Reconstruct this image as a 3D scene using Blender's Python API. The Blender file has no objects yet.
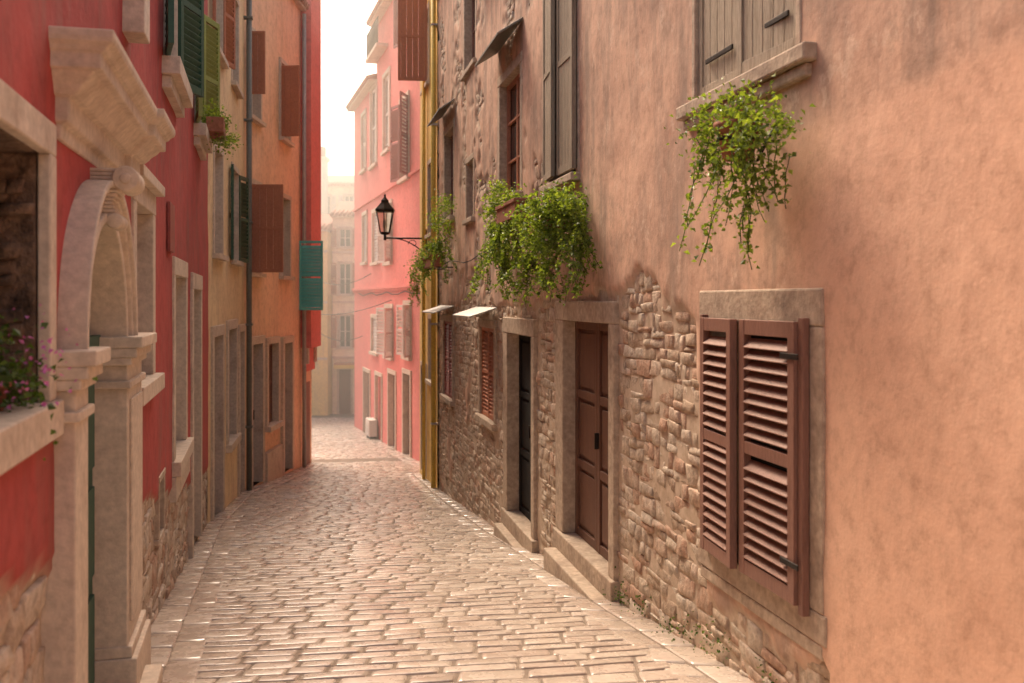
import bpy, math, random
from mathutils import Vector, Matrix, noise
random.seed(11)
RU=random.uniform
# survey constants of the solved camera (focal in px, horizon row, eye height)
F=995.0; CX=512.0; HY=300.0; CH=1.5

# ------------------------------------------------------------------ terrain
def g(y):
    def s(a,b,sa,sb,yy):
        yy=min(max(yy,a),b); t=yy-a; return sa*t+(sb-sa)*t*t/(2*(b-a))
    v=0.12*min(max(y,-6),12)
    v+=s(12,30,.12,.05,y)
    v+=.05*(min(max(y,30),46)-30)
    return -v
def und(x,y): return .012*noise.noise(Vector((x*.7,y*.7,3.1)))
def XR(y): return 2.54-.2*y if y<23.2 else 5.36-.2965*min(y,38.6)
def XL(y):
    if y<14.2: return -.83-.25*y
    if y<19.6: return -1.966-.17*y
    if y<26: return -5.27
    return -14.0

# ------------------------------------------------------------------ materials
def newmat(name):
    m=bpy.data.materials.new(name); m.use_nodes=True
    nt=m.node_tree; nt.nodes.clear()
    o=nt.nodes.new('ShaderNodeOutputMaterial'); p=nt.nodes.new('ShaderNodeBsdfPrincipled')
    nt.links.new(p.outputs[0],o.inputs[0]); return m,nt,p,o
def N(nt,t,**k):
    n=nt.nodes.new(t)
    for a,b in k.items():
        if hasattr(n,a): setattr(n,a,b)
        else: n.inputs[a].default_value=b
    return n
def ramp(nt,cols,lo=.25,hi=.75):
    r=N(nt,'ShaderNodeValToRGB'); e=r.color_ramp.elements
    n=len(cols)
    while len(e)<n: e.new(.5)
    for i,c in enumerate(cols):
        e[i].position=lo+(hi-lo)*i/max(1,n-1); e[i].color=(c[0],c[1],c[2],1)
    return r
def noise_n(nt,scale,detail=6,stretch=(1,1,1),rough=.6):
    tc=N(nt,'ShaderNodeTexCoord'); mp=N(nt,'ShaderNodeMapping'); mp.inputs['Scale'].default_value=stretch
    nz=N(nt,'ShaderNodeTexNoise'); nz.inputs['Scale'].default_value=scale; nz.inputs['Detail'].default_value=detail; nz.inputs['Roughness'].default_value=rough
    nt.links.new(tc.outputs['Object'],mp.inputs[0]); nt.links.new(mp.outputs[0],nz.inputs['Vector']); return nz
def mixc(nt,a,b,f,mode='MIX'):
    m=N(nt,'ShaderNodeMix'); m.data_type='RGBA'; m.blend_type=mode
    for s,v in ((6,a),(7,b),(0,f)):
        if hasattr(v,'links'): nt.links.new(v,m.inputs[s])
        elif s==0: m.inputs[0].default_value=v
        else: m.inputs[s].default_value=(v[0],v[1],v[2],1)
    return m.outputs[2]
def bump(nt,p,parts,dist=.02):
    prev=None
    for h,st,d in parts:
        b=N(nt,'ShaderNodeBump'); b.inputs['Strength'].default_value=st; b.inputs['Distance'].default_value=d
        nt.links.new(h,b.inputs['Height'])
        if prev: nt.links.new(prev,b.inputs['Normal'])
        prev=b.outputs[0]
    nt.links.new(prev,p.inputs['Normal'])
def M(name,cols,scale=2.5,rough=.85,bst=.4,bsc=30,stretch=(1,1,1),island=False,metal=0,spec=.3,fine=.25,bd=.01,rvar=0):
    m,nt,p,o=newmat(name)
    nz=noise_n(nt,scale,6,stretch)
    r=ramp(nt,cols)
    if island:
        ge=N(nt,'ShaderNodeNewGeometry')
        a=N(nt,'ShaderNodeMath',operation='MULTIPLY_ADD'); a.inputs[1].default_value=.75
        b=N(nt,'ShaderNodeMath',operation='MULTIPLY'); b.inputs[1].default_value=.35
        nt.links.new(nz.outputs[0],b.inputs[0]); nt.links.new(b.outputs[0],a.inputs[2])
        nt.links.new(ge.outputs['Random Per Island'],a.inputs[0]); nt.links.new(a.outputs[0],r.inputs[0])
        for i,e in enumerate(r.color_ramp.elements): e.position=.1+.85*i/max(1,len(cols)-1)
    else: nt.links.new(nz.outputs[0],r.inputs[0])
    fn=noise_n(nt,bsc,5,stretch)
    fr=ramp(nt,[(1-fine*1.6,)*3,(1+0*fine,)*3],.3,.7); nt.links.new(fn.outputs[0],fr.inputs[0])
    c=mixc(nt,r.outputs[0],fr.outputs[0],1.0,'MULTIPLY')
    nt.links.new(c,p.inputs['Base Color'])
    p.inputs['Roughness'].default_value=rough; p.inputs['Metallic'].default_value=metal
    p.inputs['Specular IOR Level'].default_value=spec
    if rvar:
        rn=noise_n(nt,6,3); mr=N(nt,'ShaderNodeMapRange'); mr.inputs[1].default_value=.3; mr.inputs[2].default_value=.7
        mr.inputs[3].default_value=rough-rvar; mr.inputs[4].default_value=rough+rvar
        nt.links.new(rn.outputs[0],mr.inputs[0]); nt.links.new(mr.outputs[0],p.inputs['Roughness'])
    if bst: bump(nt,p,[(fn.outputs[0],bst,bd)])
    return m
def plaster(name,main,alt,dirt,rough=.9,streak=.5,seed=0):
    m,nt,p,o=newmat(name)
    c=plaster_col(nt,main,alt,dirt,streak)
    nt.links.new(c,p.inputs['Base Color']); p.inputs['Roughness'].default_value=rough; p.inputs['Specular IOR Level'].default_value=.2
    a=noise_n(nt,5,6); b=noise_n(nt,60,4)
    bump(nt,p,[(a.outputs[0],.3,.03),(b.outputs[0],.3,.005)])
    return m
def plaster_col(nt,main,alt,dirt,streak,lo=.5,blotch=0):
    n1=noise_n(nt,.9,8,rough=.65); r1=ramp(nt,[main,alt],.38,.66); nt.links.new(n1.outputs[0],r1.inputs[0])
    n2=noise_n(nt,1.6,7,(2.4,2.4,.45),.62); r2=ramp(nt,[(0,0,0),(streak,)*3],lo,lo+.2); nt.links.new(n2.outputs[0],r2.inputs[0])
    c=mixc(nt,r1.outputs[0],dirt,r2.outputs[0])
    if blotch:
        n4=noise_n(nt,2.7,10,rough=.72); r4=ramp(nt,[(0,0,0),(blotch,)*3],.53,.6); nt.links.new(n4.outputs[0],r4.inputs[0])
        c=mixc(nt,c,(dirt[0]*1.15,dirt[1]*1.1,dirt[2]*1.05),r4.outputs[0])
        n5=noise_n(nt,3.6,10,(1,1.3,1),.75); r5=ramp(nt,[(0,0,0),(blotch*.8,)*3],.57,.63); nt.links.new(n5.outputs[0],r5.inputs[0])
        c=mixc(nt,c,(.74,.56,.43),r5.outputs[0])
    n3=noise_n(nt,9,8,rough=.7); r3=ramp(nt,[(.76,.74,.72),(1.0,1.0,1.0),(1.1,1.1,1.08)],.3,.72); nt.links.new(n3.outputs[0],r3.inputs[0])
    return mixc(nt,c,r3.outputs[0],1.0,'MULTIPLY')

m_red=plaster('red_plaster',(.46,.085,.075),(.37,.07,.06),(.24,.1,.08),streak=.6)
m_cream=plaster('cream_plaster',(.78,.62,.38),(.7,.52,.32),(.5,.37,.25))
m_peach=plaster('peach_plaster',(.82,.57,.39),(.76,.5,.33),(.56,.4,.28))
m_yellow=plaster('yellow_plaster',(.8,.57,.2),(.7,.47,.17),(.5,.36,.2))
m_pink=plaster('pink_plaster',(.72,.23,.2),(.66,.2,.175),(.54,.24,.19),streak=.3)
m_pale=plaster('pale_plaster',(.85,.76,.58),(.8,.68,.5),(.64,.51,.38))
m_stone=M('limestone',[(.58,.46,.35),(.68,.56,.44),(.46,.35,.26)],2.2,.8,.4,24,fine=.18)
m_stoner=M('worn_limestone',[(.42,.31,.23),(.56,.44,.33),(.33,.24,.18)],3.2,.85,.6,20,fine=.24)
m_darkstone=M('dark_brown_stone',[(.12,.075,.05),(.28,.18,.12),(.06,.04,.03)],5,.9,1,14,fine=.4,bd=.05)  # mottled dark brown stone for the near window reveal
m_rubble=M('rubble_stone',[(.44,.31,.21),(.55,.42,.31),(.64,.52,.4),(.52,.32,.22),(.7,.59,.47),(.48,.37,.28)],9,.9,.9,20,island=True,fine=.28,bd=.02)
m_cob=M('paving_stone',[(.4,.32,.26),(.47,.385,.315),(.54,.45,.37),(.44,.345,.28),(.6,.51,.43)],7,.27,.2,30,island=True,spec=.75,fine=.13,bd=.003,rvar=.11)
m_joint=M('earth_joint',[(.19,.14,.105),(.27,.21,.16)],3,.9,.6,40)
m_brown=M('brown_wood',[(.22,.11,.08),(.29,.15,.11),(.18,.085,.06)],3,.5,.3,30,(6,6,.6),fine=.2)
m_door=M('dark_door_wood',[(.13,.06,.04),(.19,.09,.055)],3,.5,.3,30,(6,6,.6),fine=.2)
m_grey=M('weathered_wood',[(.42,.34,.24),(.56,.46,.34),(.3,.23,.16)],3,.8,.6,26,(8,8,.5),fine=.35)
m_olive=M('old_green_wood',[(.27,.21,.15),(.38,.31,.23),(.18,.145,.1)],3,.75,.5,26,(8,8,.5),fine=.3)
m_green=M('green_shutter_paint',[(.035,.09,.06),(.05,.12,.075)],3,.5,.2,30,fine=.15)
m_lime=M('light_green_paint',[(.3,.36,.1),(.25,.3,.08)],3,.5,.2,30,fine=.15)
m_teal=M('teal_shutter_paint',[(.1,.5,.48),(.14,.58,.55)],3,.5,.2,30,fine=.15)
m_maroon=M('maroon_shutter_paint',[(.28,.07,.06),(.34,.09,.07)],3,.5,.2,30,fine=.15)
m_terr=M('orange_brown_shutter',[(.5,.21,.12),(.42,.17,.1)],3,.6,.2,30,fine=.15)
m_white=M('white_shutter_paint',[(.75,.68,.6),(.68,.6,.52)],3,.5,.2,30,fine=.1)
m_iron=M('black_iron',[(.025,.022,.02),(.05,.04,.035)],8,.5,.2,40,metal=.6)
m_zinc=M('grey_sheet_metal',[(.4,.37,.34),(.5,.47,.43)],4,.5,.2,40,metal=.3)
m_pipe=M('painted_pipe',[(.17,.17,.15),(.23,.22,.18)],4,.5,.1,40)
m_ypipe=M('yellow_pipe_paint',[(.8,.55,.1),(.7,.47,.1)],4,.5,.1,40)
m_tile=M('terracotta',[(.42,.17,.1),(.3,.11,.065)],6,.8,.5,20,fine=.25)
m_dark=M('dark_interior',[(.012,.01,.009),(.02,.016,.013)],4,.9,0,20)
m_soil=M('soil',[(.05,.03,.02),(.08,.05,.03)],20,.95,.5,60)
def glassmat(name,col,rough=.08):
    m,nt,p,o=newmat(name); p.inputs['Base Color'].default_value=(*col,1); p.inputs['Roughness'].default_value=rough; p.inputs['Specular IOR Level'].default_value=.8
    nz=noise_n(nt,2,2); bump(nt,p,[(nz.outputs[0],.1,.02)]); return m
m_glass=glassmat('window_glass',(.03,.03,.03))
m_lglass,nt,p,o=newmat('lantern_glass'); p.inputs['Base Color'].default_value=(.85,.8,.7,1); p.inputs['Roughness'].default_value=.3; p.inputs['Transmission Weight'].default_value=.75; p.inputs['IOR'].default_value=1.1
def leafmat(name,cols):
    m,nt,p,o=newmat(name)
    ge=N(nt,'ShaderNodeNewGeometry'); r=ramp(nt,cols,0,1); nt.links.new(ge.outputs['Random Per Island'],r.inputs[0])
    nt.links.new(r.outputs[0],p.inputs['Base Color']); p.inputs['Roughness'].default_value=.5
    t=N(nt,'ShaderNodeBsdfTranslucent'); c=mixc(nt,r.outputs[0],(1.7,1.6,.5),1,'MULTIPLY'); nt.links.new(c,t.inputs[0])
    mx=N(nt,'ShaderNodeMixShader'); mx.inputs[0].default_value=.42
    nt.links.new(p.outputs[0],mx.inputs[1]); nt.links.new(t.outputs[0],mx.inputs[2]); nt.links.new(mx.outputs[0],o.inputs[0])
    return m
m_leaf=leafmat('fresh_leaves',[(.06,.1,.02),(.13,.19,.035),(.22,.3,.06),(.09,.15,.025)])
m_leafd=leafmat('dark_leaves',[(.03,.06,.012),(.06,.11,.02),(.1,.17,.03)])
m_flower=leafmat('purple_petals',[(.42,.1,.5),(.58,.2,.66)])
# right-hand wall: render, pale repair patch and mortar in one weathered skin
m_rwall,nt,p,o=newmat('weathered_wall_skin')
pa=plaster_col(nt,(.66,.425,.305),(.5,.315,.23),(.32,.23,.18),.9,.45,.55)
pb=plaster_col(nt,(.72,.46,.33),(.68,.42,.295),(.6,.39,.275),.3)
mo=noise_n(nt,12,6); mr=ramp(nt,[(.42,.32,.23),(.6,.48,.37)],.3,.7); nt.links.new(mo.outputs[0],mr.inputs[0])
at=N(nt,'ShaderNodeAttribute',attribute_name='plaster'); ap=N(nt,'ShaderNodeAttribute',attribute_name='patch')
c=mixc(nt,pa,pb,ap.outputs['Fac']); c=mixc(nt,mr.outputs[0],c,at.outputs['Fac'])
nt.links.new(c,p.inputs['Base Color']); p.inputs['Roughness'].default_value=.9; p.inputs['Specular IOR Level'].default_value=.2
a=noise_n(nt,4,8,rough=.6); b=noise_n(nt,50,4); bump(nt,p,[(a.outputs[0],.3,.03),(b.outputs[0],.25,.004)])
m_lwall,nt,p,o=newmat('red_wall_skin')
pa=plaster_col(nt,(.44,.075,.066),(.34,.06,.053),(.24,.1,.08),.7)
mo=noise_n(nt,12,6); mr=ramp(nt,[(.34,.25,.18),(.5,.4,.3)],.3,.7); nt.links.new(mo.outputs[0],mr.inputs[0])
at=N(nt,'ShaderNodeAttribute',attribute_name='plaster'); c=mixc(nt,mr.outputs[0],pa,at.outputs['Fac'])
nt.links.new(c,p.inputs['Base Color']); p.inputs['Roughness'].default_value=.85; p.inputs['Specular IOR Level'].default_value=.25
a=noise_n(nt,4,8,rough=.6); b=noise_n(nt,50,4); bump(nt,p,[(a.outputs[0],.4,.035),(b.outputs[0],.3,.005)])

# ------------------------------------------------------------------ mesh helpers
COL=bpy.context.scene.collection
def empty(name,loc):
    e=bpy.data.objects.new(name,None); e.location=loc; e.empty_display_size=.3; COL.objects.link(e); return e
class MB:
    def __init__(s): s.v=[];s.f=[];s.m=[];s.mats=[];s.sm=[]
    def mi(s,m):
        if m not in s.mats: s.mats.append(m)
        return s.mats.index(m)
    def add(s,vs,fs,m,smooth=False):
        o=len(s.v); s.v+= [tuple(v) for v in vs]; k=s.mi(m)
        for f in fs: s.f.append(tuple(i+o for i in f)); s.m.append(k); s.sm.append(smooth)
    def box(s,P,u0,u1,z0,z1,d0,d1,m):
        vs=[P(u,z,d) for u in (u0,u1) for z in (z0,z1) for d in (d0,d1)]
        s.add(vs,[(0,1,3,2),(4,6,7,5),(0,4,5,1),(2,3,7,6),(0,2,6,4),(1,5,7,3)],m)
    def slat(s,P,u0,u1,zc,dc,w,th,ang,m):
        vs=[]; ca,sa=math.cos(ang),math.sin(ang)
        for u in (u0,u1):
            for a in (-w/2,w/2):
                for b in (-th/2,th/2): vs.append(P(u,zc+a*sa+b*ca,dc+a*ca-b*sa))
        s.add(vs,[(0,1,3,2),(4,6,7,5),(0,4,5,1),(2,3,7,6),(0,2,6,4),(1,5,7,3)],m)
    def tube(s,pts,r,m,n=8):
        pts=[Vector(p) for p in pts]; vs=[];fs=[]
        for i,p in enumerate(pts):
            d=(pts[min(i+1,len(pts)-1)]-pts[max(i-1,0)]).normalized()
            a=d.cross(Vector((0,0,1)));
            if a.length<.05: a=d.cross(Vector((1,0,0)))
            a.normalize(); b=d.cross(a)
            rr=r[i] if isinstance(r,(list,tuple)) else r
            for k in range(n):
                t=2*math.pi*k/n; vs.append(p+a*math.cos(t)*rr+b*math.sin(t)*rr)
        for i in range(len(pts)-1):
            for k in range(n):
                k2=(k+1)%n; fs.append((i*n+k,i*n+k2,(i+1)*n+k2,(i+1)*n+k))
        fs.append(tuple(range(n))[::-1]); fs.append(tuple((len(pts)-1)*n+k for k in range(n)))
        s.add(vs,fs,m,True)
    def lathe(s,c,prof,m,n=20):
        vs=[];fs=[]
        for r,z in prof:
            for k in range(n):
                t=2*math.pi*(k+.5)/n; vs.append((c[0]+r*math.cos(t),c[1]+r*math.sin(t),c[2]+z))
        for i in range(len(prof)-1):
            for k in range(n):
                k2=(k+1)%n; fs.append((i*n+k,i*n+k2,(i+1)*n+k2,(i+1)*n+k))
        s.add(vs,fs,m,n>6)
    def done(s,name,parent=None,bevel=0,recalc=True):
        me=bpy.data.meshes.new(name); me.from_pydata(s.v,[],s.f)
        for m in s.mats: me.materials.append(m)
        me.polygons.foreach_set('material_index',s.m); me.polygons.foreach_set('use_smooth',s.sm); me.update()
        if recalc:
            import bmesh
            bm=bmesh.new(); bm.from_mesh(me); bmesh.ops.recalc_face_normals(bm,faces=bm.faces); bm.to_mesh(me); bm.free()
        ob=bpy.data.objects.new(name,me); COL.objects.link(ob)
        if bevel:
            b=ob.modifiers.new('bevel','BEVEL'); b.width=bevel; b.segments=2; b.limit_method='ANGLE'; b.angle_limit=math.radians(50)
        if parent: ob.parent=parent; ob.matrix_parent_inverse=Matrix.Translation(parent.location).inverted()
        return ob
class Wall:
    def __init__(s,a,b,side):
        s.a=a;s.b=b;L=math.hypot(1,b); s.n=(side/L,-side*b/L); s.holes=[]; s.tests=[]
    def pt(s,t,z,d): return Vector((s.a+s.b*t+s.n[0]*d, t+s.n[1]*d, z))
    def t(s,px): return s.a/((px-CX)/F-s.b)
    def z(s,t,py): return CH+(HY-py)/F*t
    def at(s,px,py,d):
        r=(px-CX)/F; t=(s.a+s.n[0]*d-r*s.n[1]*d)/(r-s.b)
        return s.pt(t,CH+(HY-py)/F*(t+s.n[1]*d),d)
    def dirs(s):
        L=math.hypot(1,s.b); return Vector((s.b/L,1/L,0)),Vector((s.n[0],s.n[1],0))
class Front(Wall):
    def __init__(s,y): s.y=y; s.n=(0,-1); s.holes=[]; s.tests=[]
    def pt(s,t,z,d): return Vector((t,s.y-d,z))
    def t(s,px): return (px-CX)/F*s.y
def sheet(name,W,t0,t1,z0,z1,res,hf,mat,parent,maskf=None,patchf=None,top=None):
    def coords(a,b,edges):
        n=max(1,int((b-a)/res)); ed=sorted(set([a,b]+[e for e in edges if a<e<b]))
        base=[a+(b-a)*i/n for i in range(1,n)]
        return sorted(ed+[x for x in base if min(abs(x-e) for e in ed)>res*.35])
    te=[x[0] for x in top] if top else []; ze=[x[1] for x in top] if top else []
    T=coords(t0,t1,[h[0] for h in W.holes]+[h[1] for h in W.holes]+te); Z=coords(z0,z1,[h[2] for h in W.holes]+[h[3] for h in W.holes]+ze)
    def topz(t):
        r=z1
        for (a,zz) in (top or []):
            if t>a: r=zz
        return r
    v=[];f=[];mk=[];pk=[]
    for t in T:
        for z in Z:
            v.append(W.pt(t,z,hf(t,z)));
            if maskf: mk.append(maskf(t,z))
            if patchf: pk.append(patchf(t,z))
    nz=len(Z)
    for i in range(len(T)-1):
        tz=topz((T[i]+T[i+1])/2)
        for j in range(nz-1):
            tc=(T[i]+T[i+1])/2; zc=(Z[j]+Z[j+1])/2
            if zc>tz or any(h[0]<tc<h[1] and h[2]<zc<h[3] for h in W.holes) or any(q(tc,zc) for q in W.tests): continue
            f.append((i*nz+j,(i+1)*nz+j,(i+1)*nz+j+1,i*nz+j+1))
    me=bpy.data.meshes.new(name); me.from_pydata(v,[],f); me.materials.append(mat)
    me.polygons.foreach_set('use_smooth',[True]*len(f))
    for nm,arr in (('plaster',mk),('patch',pk)):
        if arr: a=me.attributes.new(nm,'FLOAT','POINT'); a.data.foreach_set('value',arr)
    ob=bpy.data.objects.new(name,me); COL.objects.link(ob); ob.parent=parent; ob.matrix_parent_inverse=Matrix.Translation(parent.location).inverted()
    return ob
def lump(t,z): return .012*noise.noise(Vector((t*.9,z*.9,5)))+.005*noise.noise(Vector((t*3,z*3,9)))
def mortar(t,z): return .012+.014*noise.noise(Vector((t*2.3,z*2.3,31)))+.006*noise.noise(Vector((t*9,z*9,3)))
def body(W,parent,t0,t1,z0,z1,mat,eave=.12,depth=5):
    b=MB(); b.box(W.pt,t0+.01,t1-.01,z0,z1-.01,-depth,-.46,mat)
    b.box(W.pt,t0,t0+.12,z0,z1-.005,-.455,-.03,mat); b.box(W.pt,t1-.12,t1,z0,z1-.005,-.455,-.03,mat)
    b.done('house_core',parent)
    r=MB(); r.box(W.pt,t0-.02,t1+.02,z1,z1+.07,-.5,eave,m_stone)
    vs=[W.pt(t,z,d) for t in (t0-.05,t1+.05) for (z,d) in ((z1+.075,eave+.05),(z1+1.0,-2.4),(z1+.075,-depth-.1))]
    r.add(vs,[(0,3,4,1),(1,4,5,2),(0,1,2),(3,5,4),(0,2,5,3)],m_tile)
    t=t0
    while t<t1:
        r.tube([W.pt(t,z1+.1,eave+.07),W.pt(t,z1+.38,-.6)],.07,m_tile,8); t+=.2
    r.done('tiled_roof',parent)
def surround(b,W,t0,t1,z0,z1,depth,fw,proud,mat,sill=.05,head=0,bottom=True,jm=None,side=None,side0=None):
    W.holes.append((t0,t1,z0,z1)); s=side or fw; s0=side0 or s
    b.box(W.pt,t0-s0,t0,z0,z1,-depth,proud,mat); b.box(W.pt,t1,t1+s,z0,z1,-depth,proud,mat)
    b.box(W.pt,t0-s0,t1+s,z1,z1+fw,-depth,proud+.004,mat)
    if head: b.box(W.pt,t0-s0-.05,t1+s+.05,z1+fw,z1+fw+.07,-.05,proud+head,mat)
    if bottom: b.box(W.pt,t0-s0-.03,t1+s+.03,z0-fw*.8,z0,-depth,proud+sill,mat)
def leaf(b,P,w,h,mat,slats=True,th=.045,fr=.06,mid=True,ang=-.95,pitch=.055):
    b.box(P,0,fr,0,h,0,th,mat); b.box(P,w-fr,w,0,h,0,th,mat)
    b.box(P,fr,w-fr,0,fr*1.2,.002,th-.002,mat); b.box(P,fr,w-fr,h-fr*1.2,h,.002,th-.002,mat)
    if mid: b.box(P,fr,w-fr,h*.5-fr*.5,h*.5+fr*.5,.002,th-.002,mat)
    if slats:
        z=fr*1.2+pitch*.6
        while z<h-fr*1.2-pitch*.3:
            if not(mid and abs(z-h*.5)<fr*.6): b.slat(P,fr-.005,w-fr+.005,z,th*.5,pitch*1.15,.009,ang+RU(-.06,.06),mat)
            z+=pitch
    else:
        n=max(2,int((w-2*fr)/.11)); s=(w-2*fr)/n
        for i in range(n): b.box(P,fr+i*s+.003,fr+(i+1)*s-.003,fr*1.2,h-fr*1.2,th*.25,th*.75,mat)
def LF(o,a,n): return lambda u,z,d: o+a*u+n*d+Vector((0,0,z))
def wleaf(b,W,t,z0,w,h,d,mat,openang=0,flip=False,**k):
    ax,n=W.dirs(); A=math.radians(openang); sg=-1 if flip else 1
    a=(ax*sg)*math.cos(A)+n*math.sin(A); nn=n*math.cos(A)-(ax*sg)*math.sin(A)
    leaf(b,LF(W.pt(t,z0,d),a,nn),w,h,mat,**k)
def glazing(b,W,t0,t1,z0,z1,d,mat=None,bars=1):
    mat=mat or m_white; f=.05
    b.box(W.pt,t0,t1,z0,z1,d-.06,d-.05,m_glass)
    b.box(W.pt,t0,t0+f,z0,z1,d-.045,d,mat); b.box(W.pt,t1-f,t1,z0,z1,d-.045,d,mat)
    b.box(W.pt,t0+f,t1-f,z0,z0+f,d-.045,d-.002,mat); b.box(W.pt,t0+f,t1-f,z1-f,z1,d-.045,d-.002,mat)
    c=(t0+t1)/2; b.box(W.pt,c-.03,c+.03,z0+f,z1-f,d-.045,d-.004,mat)
    for i in range(bars):
        z=z0+(z1-z0)*(i+1)/(bars+1); b.box(W.pt,t0+f,c-.03,z-.015,z+.015,d-.04,d-.006,mat); b.box(W.pt,c+.03,t1-f,z-.015,z+.015,d-.04,d-.006,mat)
def paneldoor(b,W,t0,t1,z0,z1,d,mat,leaves=2,rows=3):
    b.box(W.pt,t0,t1,z0,z1,d-.05,d-.03,mat)
    w=(t1-t0)/leaves; fr=.08
    for i in range(leaves):
        a=t0+i*w+.004; e=a+w-.008
        b.box(W.pt,a,a+fr,z0,z1,d-.03,d,mat); b.box(W.pt,e-fr,e,z0,z1,d-.03,d,mat)
        for r in range(rows+1):
            z=z0+(z1-z0-fr)*r/rows; b.box(W.pt,a+fr,e-fr,z,z+fr,d-.03,d-.003,mat)
        for r in range(rows):
            za=z0+(z1-z0-fr)*r/rows+fr; zb=z0+(z1-z0-fr)*(r+1)/rows
            b.box(W.pt,a+fr+.04,e-fr-.04,za+.04,zb-.04,d-.03,d-.012,mat)
    b.box(W.pt,t0+w-.07,t0+w-.05,z0+(z1-z0)*.45,z0+(z1-z0)*.52,d,d+.04,m_iron)
GR=[-1,-.94,-.82,0,.82,.94,1]
def pillow(v,f,quad,Pf,h,pw,rnd=.12,rough=0,base=-.03,tilt=(0,0)):
    """worn stone filling a quad; quad = 4 (u,v) corners; Pf(u,v,height)->3D"""
    o=len(v); n=len(GR); sd=RU(0,100)
    for i in range(n):
        for j in range(n):
            x=GR[i];y=GR[j]; X=x*(1-rnd*abs(y)**3); Y=y*(1-rnd*abs(x)**3)
            s=(X+1)/2;t=(Y+1)/2
            u=(quad[0][0]*(1-s)+quad[1][0]*s)*(1-t)+(quad[3][0]*(1-s)+quad[2][0]*s)*t
            w=(quad[0][1]*(1-s)+quad[1][1]*s)*(1-t)+(quad[3][1]*(1-s)+quad[2][1]*s)*t
            k=(1-abs(x)**pw)*(1-abs(y)**pw)
            k=max(k,0)**.5
            hh=base+(h-base)*k+ (rough*noise.noise(Vector((u*11+sd,w*11,sd)))+tilt[0]*x+tilt[1]*y)*(1 if k>0 else 0)
            if rough:
                u+=rough*.5*noise.noise(Vector((u*9,w*9,sd+9))); w+=rough*.5*noise.noise(Vector((u*9,w*9,sd+19)))
            v.append(Pf(u,w,hh))
    for i in range(n-1):
        for j in range(n-1): f.append((o+i*n+j,o+(i+1)*n+j,o+(i+1)*n+j+1,o+i*n+j+1))
def meshobj(name,v,f,mat,parent=None,smooth=True):
    me=bpy.data.meshes.new(name); me.from_pydata([tuple(a) for a in v],[],f); me.materials.append(mat)
    me.polygons.foreach_set('use_smooth',[smooth]*len(f)); ob=bpy.data.objects.new(name,me); COL.objects.link(ob)
    if parent: ob.parent=parent; ob.matrix_parent_inverse=Matrix.Translation(parent.location).inverted()
    return ob
def rubble(name,W,t0,t1,z0,z1,parent,mat,want,big=1.0,h=.023):
    v=[];f=[]; z=z0
    while z<z1:
        rh=RU(.08,.2)*big; t=t0-RU(0,.2)
        cz=lambda tt,zz: zz+.05*noise.noise(Vector((tt*1.1,zz*.8,7)))
        while t<t1:
            w=RU(.09,.36)*big; q_=RU(0,1); k=RU(.35,.65)
            if rh>.12*big and q_<.4: cells=[(t,t+w,z,z+rh*k),(t,t+w,z+rh*k,z+rh)]
            elif rh>.15*big and q_<.6: cells=[(t,t+w,z,z+rh*.3),(t,t+w*.5,z+rh*.3,z+rh),(t+w*.5,t+w,z+rh*.3,z+rh)]
            else: cells=[(t,t+w,z,z+rh)]
            for ta,tb,za,zb in cells:
                j=lambda:RU(-.016,.016)*big
                q=[(ta+.001+j(),cz(ta,za)+.0+j()),(tb-.001+j(),cz(tb,za)+.0+j()),(tb-.001+j(),cz(tb,zb)-.001+j()),(ta+.001+j(),cz(ta,zb)-.001+j())]
                tc=(ta+tb)/2;zc=(za+zb)/2
                if want(tc,zc) and not any(a-.02<tc<b+.02 and c-.02<zc<d+.02 for a,b,c,d in W.solid):
                    pillow(v,f,q,lambda u,s,d:W.pt(u,s,d),h*RU(.5,1.25),24,.03,.014,-.015,(RU(-.007,.007),RU(-.007,.007)))
            t+=w
        z+=rh
    return meshobj(name,v,f,mat,parent)
def foliage(name,parent,blobs,mat,ls=.035,strands=(),petals=None,pn=0):
    v=[];f=[]
    def lf(p,s,out):
        d=Vector((RU(-1,1),RU(-1,1),RU(-.9,.5))); d.normalize(); nn=Vector((RU(-1,1),RU(-1,1),RU(0,1.3))).cross(d)
        if nn.length<.1: return
        nn.normalize(); up=d.cross(nn)*.25; o=len(v); s*=RU(.6,1.3)
        v.extend([p,p+d*s*.45+nn*s*.38+up*s,p+d*s,p+d*s*.45-nn*s*.38+up*s]); f.extend([(o,o+1,o+2),(o,o+2,o+3)])
    for c,r,n in blobs:
        c=Vector(c); k=max(4,n//28)
        for i in range(k):
            q=Vector((RU(-1,1),RU(-1,1),RU(-1,1)))
            while q.length>1: q=Vector((RU(-1,1),RU(-1,1),RU(-1,1)))
            q=Vector((q.x*r[0],q.y*r[1],q.z*r[2])); sp=RU(.03,.075)
            for _ in range(n//k):
                lf(c+q+Vector((random.gauss(0,sp),random.gauss(0,sp),random.gauss(0,sp))),ls,0)
    st=MB()
    for p,L,n in strands:
        p=Vector(p); dr=Vector((RU(-.3,.3),RU(-.3,.3),-1)); pts=[p]; 
        for i in range(6):
            dr=Vector((dr.x+RU(-.35,.35),dr.y+RU(-.35,.35),-1)).normalized(); pts.append(pts[-1]+dr*L/6)
        st.tube(pts,.003,m_leafd,4)
        for i in range(n):
            k=RU(0,5.99); a=pts[int(k)].lerp(pts[int(k)+1],k%1); lf(a+Vector((RU(-.03,.03),RU(-.03,.03),RU(-.02,.02))),ls,0)
    ob=meshobj(name,v,f,mat,parent,False)
    if strands: st.done('stems',parent,recalc=False)
    return ob

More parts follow.
